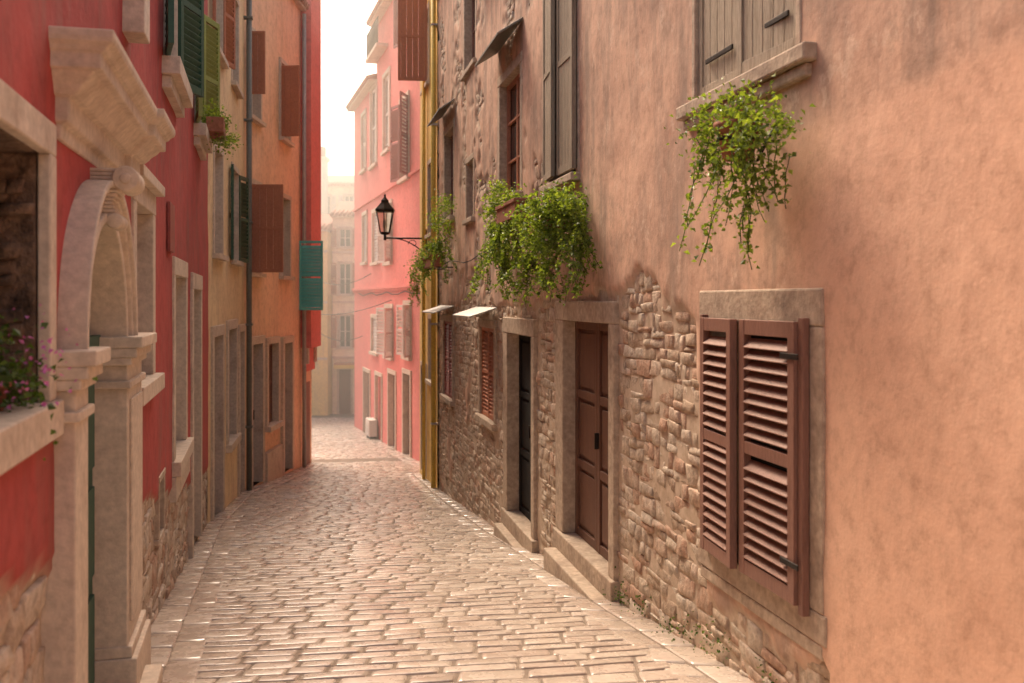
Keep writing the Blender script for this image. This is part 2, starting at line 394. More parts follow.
# ------------------------------------------------------------------ ground + street
xs=[-400,-150,-60,-30]+[-20+.5*i for i in range(60)]+[12,20,60,150,400]; ys=[-400,-150,-60,-20,-8]+[-6+.5*i for i in range(110)]+[50,60,90,150,400]
v=[(x,y,g(y)-.006+und(x,y)) for x in xs for y in ys]; n=len(ys)
meshobj('ground',v,[(i*n+j,(i+1)*n+j,(i+1)*n+j+1,i*n+j+1) for i in range(len(xs)-1) for j in range(n-1)],m_joint)
v=[];f=[]
Pg=lambda x,y,h: Vector((x,y,g(y)+und(x,y)+h))
def cobble(q,big=False):
    pillow(v,f,q,Pg,RU(.001,.005),24,.03,.0018,-.016,(RU(-.003,.003),RU(-.003,.003)))
s=-3.0
while s<43:
    rh=RU(.14,.22); K=.21
    yc=s; xm=(max(XL(yc),-14)+XR(yc))/2
    far=yc>25.5
    xl=(XL(yc) if not far else -13)+ (.42 if not far else 0); xr=XR(min(yc,38))-(.42 if not far else .05)
    if far and yc>38: xr=2
    x=xl+RU(-.08,.08)
    while x<xr-.1:
        w=RU(.18,.42)*(1 if not far else 1.3)
        if RU(0,1)<.08: w*=1.4
        x2=min(x+w,xr+RU(-.05,.08))
        if xr-x2<.12: x2=xr+RU(-.02,.03)
        def Y(xx,b): return b+K*(xx-xm)+.04*noise.noise(Vector((xx*.5,b*.6,0)))
        j=lambda:RU(-.005,.005)
        q=[(x+.004+j(),Y(x,s)+.005+j()),(x2-.004+j(),Y(x2,s)+.005+j()),(x2-.004+j(),Y(x2,s+rh)-.005+j()),(x+.004+j(),Y(x,s+rh)-.005+j())]
        cobble(q); x=x2
    s+=rh
for fn,sg,yend in ((XL,1,25.8),(XR,-1,37)):
    for lane in range(2):
        y=-3.0
        while y<yend:
            L=RU(.3,.62); 
            if abs(fn(y)-fn(y+L))>.5: y+=L; continue
            a,b=(.0,.23) if lane==0 else (.235,.44)
            q=[(fn(y)+sg*a,y+.007),(fn(y)+sg*b,y+.007+.04),(fn(y+L)+sg*b,y+L-.007+.04),(fn(y+L)+sg*a,y+L-.007)]
            cobble(q,True); y+=L
meshobj('cobblestone_street',v,f,m_cob)

# ================================================================== RIGHT: weathered house
WR=Wall(2.54,-.2,-1); H=empty('weathered_stone_house',(3,9,-1))
P=WR.pt; fr=MB(); jn=MB()
def interp(x,pts):
    if x<=pts[0][0]: return pts[0][1]
    for (a,b),(c,d) in zip(pts,pts[1:]):
        if x<=c: return b+(d-b)*(x-a)/(c-a)
    return pts[-1][1]
def rmask(t,z):
    zb=interp(t,[(4.5,-3),(4.85,-.4),(6.35,-.38),(6.5,1.35),(7.6,1.72),(8.4,1.55),(12,1.45),(16,1.5),(20,1.3)])
    s=z-zb+.15*noise.noise(Vector((t*1.3,z*1.3,0)))+.1*noise.noise(Vector((t*4,z*4,2)))+.05*noise.noise(Vector((t*11,z*11,2)))
    s2=noise.noise(Vector((t*.9+7,z*.9,4)))+.4*noise.noise(Vector((t*3,z*3,4)))
    if t>10 and s<0 and s2>.5: s=.03
    if t>10.2 and s>0:
        # lost render higher up: fine-grained, more of it farther along
        s3=s2+.35*noise.noise(Vector((t*6,z*6,8)))
        lim=-.34+.028*(t-10.2)-.05*max(0,z-4)
        s=min(s,(s3-lim)*.25)
    return min(max(s/.05+.5,0),1)
def rh(t,z):
    m=rmask(t,z); return m*(.042+lump(t,z)*1.3)+(1-m)*mortar(t,z)
def rpatch(t,z):
    e=interp(z,[(-2,4.8),(.4,4.9),(1.4,5.02),(2.2,5.4),(2.5,5.2)])
    q=min(e-t,2.42-.03*(t-3.5)-z)
    return min(max((q+.1*noise.noise(Vector((t*2,z*2,1)))+.03*noise.noise(Vector((t*8,z*8,1))))/.1+.5,0),1)
# R1 ground-floor shuttered window
surround(fr,WR,5.06,6.2,-.04,1.37,.22,.19,.058,m_stoner,.0,side=.2)
fr.box(P,4.87,6.4,-.27,-.195,-.05,.054,m_stoner)
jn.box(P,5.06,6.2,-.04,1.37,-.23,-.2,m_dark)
sh=MB(); wleaf(sh,WR,6.24,-.04,.53,1.43,.075,m_brown,3.5,True,fr=.065,pitch=.062,ang=-.8); wleaf(sh,WR,5.03,-.04,.66,1.43,.075,m_brown,0,fr=.07,pitch=.062,ang=-.8)
sh.done('louvred_window_shutters',H,.003)
jn.box(P,4.975,5.025,-.08,1.41,.062,.1,m_brown); jn.box(P,6.245,6.29,-.06,1.41,.062,.1,m_brown)
for z in (.15,1.2): jn.box(P,4.97,5.16,z,z+.03,.123,.131,m_iron)
# R3 doorway
surround(fr,WR,8.38,9.9,-.82,1.3,.3,.19,.06,m_stoner,bottom=False,side=.3,side0=.16)
fr.box(P,8.2,10.2,-1.5,-.82,-.3,.09,m_stoner); fr.box(P,8.3,10.05,-1.5,-.99,.09,.22,m_stoner)
paneldoor(jn,WR,8.38,9.9,-.815,1.3,-.07,m_door,2,3)
# R4 doorway
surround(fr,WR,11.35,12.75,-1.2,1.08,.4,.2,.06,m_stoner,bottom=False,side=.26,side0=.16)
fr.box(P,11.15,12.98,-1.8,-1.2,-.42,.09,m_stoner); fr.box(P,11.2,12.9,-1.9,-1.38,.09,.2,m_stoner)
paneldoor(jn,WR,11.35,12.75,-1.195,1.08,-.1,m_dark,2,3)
# R5,R6 windows with sheet-metal canopies
for (a,b,z0,z1,mt) in ((13.75,14.9,-.2,1.1,m_terr),(17.85,19.1,-.3,1.1,m_maroon)):
    surround(fr,WR,a,b,z0,z1,.2,.12,.05,m_stoner,.05)
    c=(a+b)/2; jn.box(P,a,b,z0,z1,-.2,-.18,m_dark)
    wleaf(jn,WR,a,z0,(b-a)/2,z1-z0,-.03,mt,0,fr=.045); wleaf(jn,WR,b,z0,(b-a)/2,z1-z0,-.03,mt,0,True,fr=.045)
    cz=z1+.18
    vs=[P(a-.25,cz+.12,.05),P(b+.25,cz+.12,.05),P(b+.25,cz,.42),P(a-.25,cz,.42),P(a-.25,cz+.1,.05),P(b+.25,cz+.1,.05),P(b+.25,cz-.02,.42),P(a-.25,cz-.02,.42)]
    jn.add(vs,[(0,1,2,3),(7,6,5,4),(0,3,7,4),(1,5,6,2),(3,2,6,7),(0,4,5,1)],m_zinc)
# R2 upper near window with plank shutters
surround(fr,WR,5.15,6.5,2.78,4.25,.25,.12,.05,m_stoner,.0,bottom=False,side=.06)
fr.box(P,4.93,6.66,2.69,2.78,-.3,.12,m_stoner); fr.box(P,4.98,6.62,2.62,2.688,-.1,.085,m_stoner)
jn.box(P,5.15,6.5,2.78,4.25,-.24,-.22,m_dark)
sh=MB(); wleaf(sh,WR,6.5,2.8,.68,1.43,-.02,m_grey,0,True,slats=False); wleaf(sh,WR,5.15,2.8,.68,1.43,-.02,m_grey,4,slats=False)
sh.done('plank_shutters',H,.003)
for tt in (5.25,5.95):
    for z in (3.0,4.0): jn.box(P,tt,tt+.4,z,z+.03,.027,.04,m_iron)
# R7 tall window shutters
surround(fr,WR,9.45,10.45,2.7,4.95,.25,.1,.05,m_stoner,.08)
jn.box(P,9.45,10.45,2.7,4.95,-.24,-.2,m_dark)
sh=MB(); wleaf(sh,WR,9.38,2.74,.6,2.2,.06,m_olive,0,slats=False); wleaf(sh,WR,10.56,2.74,.57,2.2,.06,m_olive,5,True,slats=False)
sh.done('tall_shutters',H,.003)
# R8 window with canopy
surround(fr,WR,12.0,13.3,2.8,4.35,.25,.13,.05,m_stoner,.1)
glazing(jn,WR,12.0,13.3,2.8,4.35,-.05,m_terr,2)
def canopy(a,b,z,pr=.5):
    vs=[P(a,z+.2,.05),P(b,z+.2,.05),P(b,z,pr),P(a,z,pr),P(a,z+.17,.05),P(b,z+.17,.05),P(b,z-.03,pr),P(a,z-.03,pr)]
    jn.add(vs,[(0,1,2,3),(7,6,5,4),(0,3,7,4),(1,5,6,2),(3,2,6,7),(0,4,5,1)],m_pipe)
canopy(11.8,13.45,4.66,.36)
surround(fr,WR,15.5,16.2,2.8,3.7,.2,.1,.05,m_stoner,.05); glazing(jn,WR,15.5,16.2,2.8,3.7,-.1,m_brown,1)
surround(fr,WR,15.3,16.4,5.2,6.6,.2,.1,.05,m_stoner,.05); glazing(jn,WR,15.3,16.4,5.2,6.6,-.08,m_brown,1)
surround(fr,WR,17.7,18.9,3.0,4.6,.2,.12,.05,m_stoner,.08); glazing(jn,WR,17.7,18.9,3.0,4.6,-.08,m_brown,1)
canopy(17.5,19.2,4.85,.34)
fr.done('stone_surrounds',H,.012); jn.done('joinery_and_canopies',H,.003)
sheet('plastered_wall',WR,-2.5,19.9,-3.2,7.5,.045,rh,m_rwall,H,rmask,rpatch,top=[(-3,4.35),(8.2,6.0),(14.6,7.5)])
WR.solid=[(h[0]-.1,h[1]+.1,h[2]-.1,h[3]+.13) for h in WR.holes]+[(8.2,10.2,-1.2,1.45),(11.15,12.98,-1.6,1.25)]
rubble('rubble_masonry',WR,4.5,19.9,-2.6,7.3,H,m_rubble,lambda t,z: z>g(t)-.15 and rmask(t,z)<.9 and not(z>5.9 and t<14.7),.92)
body(WR,H,-2.5,8.2,-3.2,4.35,m_rwall); body(WR,H,8.2,14.6,-3.2,6.0,m_rwall); body(WR,H,14.6,19.9,-3.2,7.5,m_rwall)  # unseen tops and roofs stepped low so more skylight reaches the street

# ================================================================== RIGHT: yellow house
H=empty('yellow_house',(-1,21.5,-2)); WY=Wall(2.54,-.2,-1); b=MB(); PY=WY.pt
surround(b,WY,20.6,21.5,2.9,4.4,.2,.1,.06,m_stone,.06); wleaf(b,WY,20.6,2.9,.45,1.5,-.05,m_brown,0); wleaf(b,WY,21.5,2.9,.45,1.5,-.05,m_brown,0,True)
surround(b,WY,20.5,21.4,-.2,1.1,.2,.1,.06,m_stone,.06); glazing(b,WY,20.5,21.4,-.2,1.1,-.06)
surround(b,WY,21.9,22.9,-2.4,0,.3,.1,.06,m_stone,bottom=False); paneldoor(b,WY,21.9,22.9,-2.4,0,-.1,m_brown)
surround(b,WY,21.4,22.4,6.2,7.8,.2,.1,.06,m_stone,.06); wleaf(b,WY,21.4,6.2,.62,1.9,.09,m_terr,86,slats=False); glazing(b,WY,21.4,22.4,6.2,7.8,-.06)
b.done('windows_and_doors',H,.004)
sheet('plastered_wall',WY,19.9,23.2,-3.4,8.8,.3,lambda t,z:.05+lump(t,z),m_yellow,H)
b=MB(); 
for t,r in ((20.0,.05),(21.75,.04)): b.tube([PY(t,g(t),.12),PY(t,8.7,.12)],r,m_ypipe)
for z in (-1,1,3,5,7): b.box(PY,19.93,20.07,z,z+.04,.0,.17,m_zinc)
b.done('drain_pipes',H)
body(WY,H,19.9,23.2,-3.4,8.8,m_yellow,.2)

# ================================================================== RIGHT: pink house
H=empty('pink_house',(-3.5,31,-3)); WP=Wall(5.36,-.2965,-1); b=MB(); PP=WP.pt
def win(px0,px1,y0,y1,kind,mt=None,door=False):
    t0,t1=sorted((WP.t(px0),WP.t(px1))); tm=(t0+t1)/2; za=WP.z(tm,y1); zb=WP.z(tm,y0)
    if door: za=g(t1)-.1
    surround(b,WP,t0,t1,za,zb,.22,.13,.07,m_stone,.06,bottom=not door)
    if kind=='s':
        w=(t1-t0)/2; wleaf(b,WP,t0,za,w*1.04,zb-za,-.05,mt,0,pitch=.1); wleaf(b,WP,t1,za,w*1.04,zb-za,-.05,mt,0,True,pitch=.1)
    if kind=='o':
        glazing(b,WP,t0,t1,za,zb,-.08); w=(t1-t0)*.5; wleaf(b,WP,t0-.02,za,w,zb-za,.09,mt,150,pitch=.1); wleaf(b,WP,t1+.02,za,w,zb-za,.09,mt,165,True,pitch=.1)
    if kind=='d': paneldoor(b,WP,t0,t1,za,zb,-.1,mt)
win(372,378,88,165,'s',m_white); win(385,391,75,150,'s',m_white); win(402,410,100,178,'o',m_maroon); win(404,411,-60,40,'o',m_maroon)
win(363,367,115,170,'s',m_white); win(374,380,212,262,'s',m_white); win(387,393,205,262,'o',m_white); win(364,368,215,262,'s',m_white)
win(373,379,318,352,'s',m_white); win(387,394,308,356,'o',m_white); win(406,412,305,356,'o',m_white)
win(365,371,372,440,'d',m_brown,True); win(377,383,376,440,'d',m_pipe,True); win(390,397,374,440,'d',m_brown,True); win(405,412,374,440,'d',m_brown,True)
for z,pr in ((1.85,.12),(1.78,.07)): b.box(PP,23.3,38.5,z,z+.09,.0,.02+pr,m_pink)
b.box(PP,23.3,38.5,4.9,4.99,0,.1,m_pink)
b.done('windows_and_doors',H,.004)
sheet('plastered_wall',WP,23.2,38.6,-3.9,8.8,.4,lambda t,z:.03+lump(t,z),m_pink,H)
WP2=Wall(5.36,-.2965,-1); sheet('attic_wall',WP2,23.2,33.2,8.8,10.6,.4,lambda t,z:.03,m_pink,H)
body(WP,H,33.2,38.6,-3.9,8.8,m_pink,.3); body(WP2,H,23.2,33.2,-3.9,10.6,m_pink,.3)
b=MB()
for t in [31+.12*i for i in range(20)]: b.tube([PP(t,9.5,.35),PP(t,10.3,.35)],.012,m_iron,5)
b.tube([PP(31,10.3,.35),PP(33.3,10.3,.35)],.02,m_iron,6); b.box(PP,31,33.3,9.4,9.5,0,.4,m_stone); b.done('balcony_railing',H)
t=33.5; e=empty('air_conditioner_unit',PP(t,g(t),.15)); z=g(t); b=MB(); d=.18
b.box(PP,t-.4,t+.4,z+.1,z+.65,d-.14,d+.12,m_white); b.box(PP,t-.35,t+.35,z-.02,z+.1,d-.12,d+.08,m_iron)
for i in range(6): b.slat(PP,t-.33,t+.33,z+.18+i*.075,d+.13,.05,.01,.6,m_white)
b.done('casing',e,.01)

# ================================================================== LEFT: red house
WA=Wall(-.83,-.25,1); H=empty('red_house',(-4,8,-1)); P=WA.pt; fr=MB(); jn=MB()
# near window
WA.holes.append((2.45,3.58,1.13,2.03))
for a in ((2.25,2.45,1.13,2.03),(3.58,3.69,1.13,2.03),(2.25,3.69,2.03,2.15)): fr.box(P,*a,.015,.06,m_stone)
fr.box(P,2.2,3.695,1.0,1.13,-.45,.085,m_stone)
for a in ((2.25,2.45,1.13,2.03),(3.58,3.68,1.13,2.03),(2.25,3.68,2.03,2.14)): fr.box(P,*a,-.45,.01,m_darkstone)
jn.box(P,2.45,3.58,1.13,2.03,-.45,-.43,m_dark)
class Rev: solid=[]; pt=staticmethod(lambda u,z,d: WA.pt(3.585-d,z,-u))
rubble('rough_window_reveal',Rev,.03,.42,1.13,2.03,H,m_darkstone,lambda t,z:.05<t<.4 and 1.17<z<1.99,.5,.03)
# portal
tc=4.57; r0=.58; zi=1.28; DD=-.05
WA.holes.append((tc-r0,tc+r0,-1.2,zi)); WA.tests.append(lambda t,z:(t-tc)**2+(z-zi)**2<(r0+.08)**2 and z>zi-.01)
NS=40
def archring(ra,rb,d0,d1):
    vs=[];fs=[]
    for k in range(NS+1):
        a=math.pi*k/NS
        for r,d in ((ra,d0),(ra,d1),(rb,d1),(rb,d0)): vs.append(P(tc+math.cos(a)*r,zi+math.sin(a)*r,d))
    for k in range(NS):
        for q in range(4):
            q2=(q+1)%4; fs.append((k*4+q,k*4+q2,(k+1)*4+q2,(k+1)*4+q))
    fs+= [(0,1,2,3),(NS*4+3,NS*4+2,NS*4+1,NS*4)]
    fr.add(vs,fs,m_stone)
for a in ((r0,r0+.04,-.3,.12),(r0+.04,r0+.13,-.1,.1),(r0+.13,r0+.16,-.05,.13),(r0+.16,r0+.19,-.05,.15)): archring(*a)
for (a,b_) in ((3.72,tc-r0),(tc+r0,5.75)):
    fr.box(P,a,b_,-1.1,zi-.12,-.3,.12,m_stone)
    fr.box(P,a-.03,b_+.02,-1.1,-.36,-.28,.17,m_stone); fr.box(P,a-.015,b_+.01,-.36,-.3,-.28,.145,m_stone)
    if b_-a>.3: fr.box(P,a+.08,b_-.08,-.2,zi-.3,.12,.135,m_stone)
    for i,(z0,z1,pr) in enumerate(((-.24,-.2,.14),(-.12,-.08,.145),(-.08,-.03,.17),(-.03,.03,.2))):
        fr.box(P,a-.01-pr*.15,b_+.01+pr*.15,zi+z0,zi+z1,-.28,pr,m_stone)
# keystone: S-scroll console
pts=[]
for k in range(15):
    s=k/14; pts.append((zi+r0+.24-.26*s, .2-.07*s+.02*math.sin(s*9)))
for k in range(14):
    fr.box(P,tc-.085,tc+.085,pts[k+1][0],pts[k][0]-.0005,-.1,pts[k][1],m_stone)
fr.tube([P(tc-.12,zi+r0+.19,.2),P(tc+.12,zi+r0+.19,.2)],.058,m_stone,20); fr.tube([P(tc-.13,zi+r0+.19,.2),P(tc+.13,zi+r0+.19,.2)],.025,m_stone,14)
fr.tube([P(tc-.1,zi+r0-.0,.15),P(tc+.1,zi+r0-.0,.15)],.036,m_stone,18)
# entablature
prof=[(0,.05),(.06,.055),(.065,.08),(.09,.085),(.16,.085),(.165,.11),(.185,.13),(.2,.14),(.225,.17),(.245,.185),(.25,.215),(.31,.215),(.315,.23),(.33,.24),(.345,.26),(.36,.265),(.39,.265)]
z0=2.12
def cornice(ta,tb,dp,s=1):
    vs=[]
    for (dz,pr) in prof:
        e=(pr-.05)*.8
        vs+= [P(ta-e,z0+dz,-.05),P(ta-e,z0+dz,pr+dp),P(tb+e,z0+dz,pr+dp),P(tb+e,z0+dz,-.05)]
    fs=[]
    for i in range(len(prof)-1):
        for q in range(3): fs.append((i*4+q,i*4+q+1,i*4+q+5,i*4+q+4))
    fs+=[(0,1,2,3),tuple((len(prof)-1)*4+q for q in range(4))]
    fr.add(vs,fs,m_stone)
cornice(3.82,5.7,0); cornice(5.35,5.66,.035)
# arched door, dark green boards
jn.box(P,tc-r0,tc+r0,-.55,zi,DD-.04,DD,m_green); 
vs=[P(tc,zi,DD-.01)]+[P(tc+math.cos(math.pi*k/16)*r0,zi+math.sin(math.pi*k/16)*r0,DD-.01) for k in range(17)]
jn.add(vs,[(0,k+1,k+2) for k in range(16)],m_green)
for s0 in (-1,0):
    for zz in (-.45,.1,.65): jn.box(P,tc+s0*r0+.06,tc+s0*r0+r0-.06,zz,zz+.45,DD,DD+.02,m_green)
jn.box(P,tc-r0,tc+r0,zi-.03,zi+.04,DD,DD+.04,m_green)
fr.box(P,3.95,5.5,-1.2,-.53,-.3,.26,m_stone)
# window beyond portal
surround(fr,WA,6.05,6.95,.98,2.1,.28,.14,.06,m_stone,.06,head=.06)
glazing(jn,WA,6.05,6.95,.98,2.1,-.06,m_brown,2)
surround(fr,WA,8.75,9.95,.1,1.72,.3,.16,.06,m_stone,.06); glazing(jn,WA,8.75,9.95,.1,1.72,-.08,m_white,2)
surround(fr,WA,10.9,12.2,-1.4,1.62,.3,.18,.07,m_stone,bottom=False); paneldoor(jn,WA,10.9,12.2,-1.4,1.62,-.08,m_olive)
fr.box(P,8.55,10.15,-.25,-.03,0,.08,m_stone)
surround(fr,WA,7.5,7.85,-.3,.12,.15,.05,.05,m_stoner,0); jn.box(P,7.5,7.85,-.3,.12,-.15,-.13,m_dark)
for i in range(4): jn.tube([P(7.55+.08*i,-.3,-.02),P(7.55+.08*i,.12,-.02)],.008,m_iron,5)
# upper floor windows
for (a,b_,z0_,mt) in ((7.9,8.9,3.4,m_green),(11.4,12.4,3.5,m_lime)):
    surround(fr,WA,a,b_,z0_,z0_+1.6,.22,.12,.06,m_stone,.0,bottom=False)
    fr.box(P,a-.2,b_+.2,z0_-.14,z0_,-.2,.18,m_stone); fr.box(P,a-.15,b_+.15,z0_-.24,z0_-.143,-.05,.11,m_stone)
    glazing(jn,WA,a,b_,z0_,z0_+1.6,-.08,m_white,2)
    wleaf(jn,WA,a-.02,z0_+.02,.5,1.56,.09,mt,172,pitch=.06); wleaf(jn,WA,b_+.02,z0_+.02,.5,1.56,.09,mt,160,True,pitch=.06)
fr.box(P,5.55,5.8,3.0,3.3,-.05,.16,m_stone)
jn.box(P,8.05,8.45,1.9,2.3,.05,.075,m_maroon)
fr.done('stone_surrounds_and_portal',H,.007); jn.done('joinery',H,.003)
def lmask(t,z):
    s=z-(1.04-.14*t)+.12*noise.noise(Vector((t*1.5,z*1.5,0)))+.05*noise.noise(Vector((t*5,z*5,2)))
    return min(max(s/.05+.5,0),1)
sheet('plastered_wall',WA,-2.5,14.2,-2.4,6.1,.06,lambda t,z: lmask(t,z)*(.042+lump(t,z))+(1-lmask(t,z))*(mortar(t,z)-.012),m_lwall,H,lmask,top=[(-3,4.1),(7.4,6.1)])
WA.solid=[(h[0]-.12,h[1]+.12,h[2]-.1,h[3]+.13) for h in WA.holes]+[(3.7,5.76,-2,1.3)]
rubble('rubble_plinth',WA,.5,14.2,-2,1.2,H,m_rubble,lambda t,z: z>g(t)-.15 and lmask(t,z)<.9)
body(WA,H,-2.5,7.4,-2.4,4.1,m_red); body(WA,H,7.4,14.2,-2.4,6.1,m_red)  # out-of-view upper walls and roofs kept short to open the sky

# ================================================================== LEFT: cream house
WB=Wall(-1.966,-.17,1); H=empty('cream_house',(-5,17,-2)); b=MB()
surround(b,WB,14.7,15.8,-2.0,.95,.3,.16,.07,m_stone,bottom=False); paneldoor(b,WB,14.7,15.8,-2.0,.95,-.08,m_brown)
surround(b,WB,16.6,17.8,-.9,1.0,.3,.16,.07,m_stone,.06); glazing(b,WB,16.6,17.8,-.9,1.0,-.08,m_brown,2)
surround(b,WB,18.4,19.2,-2.3,.9,.3,.14,.07,m_stone,bottom=False); paneldoor(b,WB,18.4,19.2,-2.3,.9,-.08,m_grey,1)
for z0,a in ((2.2,14.9),(2.2,17.3),(5.3,14.9),(5.3,17.3)):
        surround(b,WB,a,a+1,z0,z0+1.6,.25,.1,.05,m_stone,.08); glazing(b,WB,a,a+1,z0,z0+1.6,-.08,m_white,2)
        mt=m_green if z0<5 else m_terr
        if (z0<5)==(a>16): wleaf(b,WB,a-.02,z0,.48,1.6,.07,mt,174,pitch=.07); wleaf(b,WB,a+1.02,z0,.48,1.6,.07,mt,165,True,pitch=.07)
b.done('windows_and_doors',H,.004)
sheet('plastered_wall',WB,14.2,19.6,-2.9,7.6,.3,lambda t,z:.03+lump(t,z),m_cream,H)
b=MB(); b.tube([WB.pt(19.45,g(19.4),.13),WB.pt(19.45,7.5,.13)],.055,m_pipe)
for z in (-1,1,3,5,7): b.box(WB.pt,19.38,19.52,z,z+.04,.0,.2,m_pipe)
b.done('drain_pipes',H); body(WB,H,14.2,19.6,-2.9,7.6,m_cream,.15)

# ================================================================== LEFT: peach house
WC=Wall(-5.3,.0005,1); H=empty('peach_house',(-6,22,-2)); b=MB()
surround(b,WC,20.0,20.8,-2.3,.6,.3,.16,.09,m_stone,bottom=False); paneldoor(b,WC,20.0,20.8,-2.3,.6,-.12,m_brown,1)
surround(b,WC,21.3,22.2,-1.2,.55,.3,.14,.09,m_stone,.08); wleaf(b,WC,21.3,-1.2,.45,1.75,-.1,m_brown,0); wleaf(b,WC,22.2,-1.2,.45,1.75,-.1,m_brown,0,True)
surround(b,WC,22.8,23.6,-2.5,.5,.3,.16,.09,m_stone,bottom=False); paneldoor(b,WC,22.8,23.6,-2.5,.5,-.12,m_brown,1)
b.box(WC.pt,21.05,22.45,-2.8,-1.75,0,.12,m_stone)
for z0,h in ((2.05,1.8),(5.2,1.7)):
    for a in (19.85,22.6):
        surround(b,WC,a,a+.9,z0,z0+h,.25,.1,.06,m_stone,.08); glazing(b,WC,a,a+.9,z0,z0+h,-.12,m_white,2)
wleaf(b,WC,19.83,2.05,.66,1.75,.08,m_terr,92,slats=False)
wleaf(b,WC,19.83,5.6,.3,1.25,.08,m_terr,92,slats=False); wleaf(b,WC,22.55,5.2,.42,1.6,.08,m_terr,100,slats=False)
wleaf(b,WC,24.4,1.25,.58,1.7,.08,m_teal,92,pitch=.08,fr=.05)
b.done('windows_and_doors',H,.004)
sheet('plastered_wall',WC,19.6,24.8,-3.1,8.7,.3,lambda t,z:.02+lump(t,z),m_peach,H)
b=MB(); b.tube([WC.pt(24.7,g(24.7),.13),WC.pt(24.7,8.6,.13)],.05,m_zinc); b.done('drain_pipe',H)
body(WC,H,19.6,24.8,-3.1,8.7,m_peach,.15)
# LEFT: rose house end with jettied upper floors
WD=Wall(-5.3,.0005,1); H=empty('rose_house',(-6,25.5,-2)); b=MB()
b.box(WD.pt,24.82,26.1,.3,9.6,-.4,.28,m_pink)
for t in (24.95,25.9): b.box(WD.pt,t-.08,t+.08,-.1,.298,0,.2,m_stone)
b.box(WD.pt,24.9,26.0,-.3,.29,0,.14,m_pink)
b.box(WD.pt,24.82,26.1,-3.3,.298,-.4,.03,m_peach); b.box(WD.pt,24.83,26.09,-3.3,9.6,-5,-.401,m_pink)
b.box(WD.pt,25.1,25.8,-2.9,-.6,.03,.05,m_brown)
b.done('jettied_walls',H,.01)
b=MB(); b.box(WD.pt,24.8,26.3,9.6,9.7,-5,.4,m_tile); b.done('tiled_roof',H)

# ================================================================== far end of the street
def farhouse(name,y,x0,x1,ztop,mat,rows,pitch,mt,off=0,awn=False):
    Wf=Front(y); H=empty(name,((x0+x1)/2,y,-3.7)); b=MB(); x=x0+off
    while x+.6<x1:
        for (za,zb) in rows:
            door=za<-3
            surround(b,Wf,x,x+.55,za,zb,.2,.09,.07,m_stone,.08,bottom=not door)
            if door: paneldoor(b,Wf,x,x+.55,za,zb,-.1,m_brown,1)
            else:
                glazing(b,Wf,x,x+.55,za,zb,-.08)
                for o,fl in ((x-.1,1),(x+.65,0)):
                    leaf(b,LF(Wf.pt(o-(.24 if fl else 0),za,.09),Vector((1,0,0)),Vector((0,-1,0))),.24,zb-za,mt,pitch=.12,fr=.04)
        x+=pitch
    for zz in (-1.2,1.35,3.65): b.box(Wf.pt,x0,x1,zz,zz+.1,.0,.1,m_stone)
    if awn:
        b.box(Wf.pt,x0+.2,x0+1.6,-1.45,-1.38,.0,.8,m_terr); b.box(Wf.pt,x0+.2,x0+1.6,-1.62,-1.451,.76,.8,m_ypipe)
    for i in range(9): b.tube([Wf.pt(x0+1.3+i*.12,1.5,.45),Wf.pt(x0+1.3+i*.12,2.1,.45)],.012,m_iron,4)
    b.box(Wf.pt,x0+1.25,x0+2.35,1.46,1.52,0,.5,m_stone); b.box(Wf.pt,x0+1.25,x0+2.35,2.1,2.14,.43,.47,m_iron)
    b.done('windows_and_doors',H)
    sheet('plastered_wall',Wf,x0,x1,-4.3,ztop,1,lambda t,z:.03,mat,H); body(Wf,H,x0,x1,-4.3,ztop,mat,.3)
farhouse('pale_house',46,-8.3,-1,5.3,m_pale,((-3.8,-1.7),(-.7,.8),(1.75,3.2),(3.95,4.8)),1.25,m_terr,.3,True)
farhouse('ochre_house',45.0,-18,-8.35,4.6,m_yellow,((-3.8,-1.6),(-.6,.9),(1.8,3.2)),1.3,m_green,.3,True)
farhouse('pale_house',60,-16,-4,8.3,m_pale,((4.5,6.0),(6.6,7.8)),1.4,m_white,.3)
e=empty('chimney_stack',(-11.2,58,6)); b=MB(); Q=lambda u,z,d:Vector((-11.2+u,58+d,z))
b.box(Q,-.4,.4,-4,9.6,-.4,.4,m_pale); b.box(Q,-.5,.5,9.6,9.8,-.5,.5,m_pale); b.box(Q,-.3,.3,9.8,10.4,-.3,.3,m_tile); b.done('shaft',e)

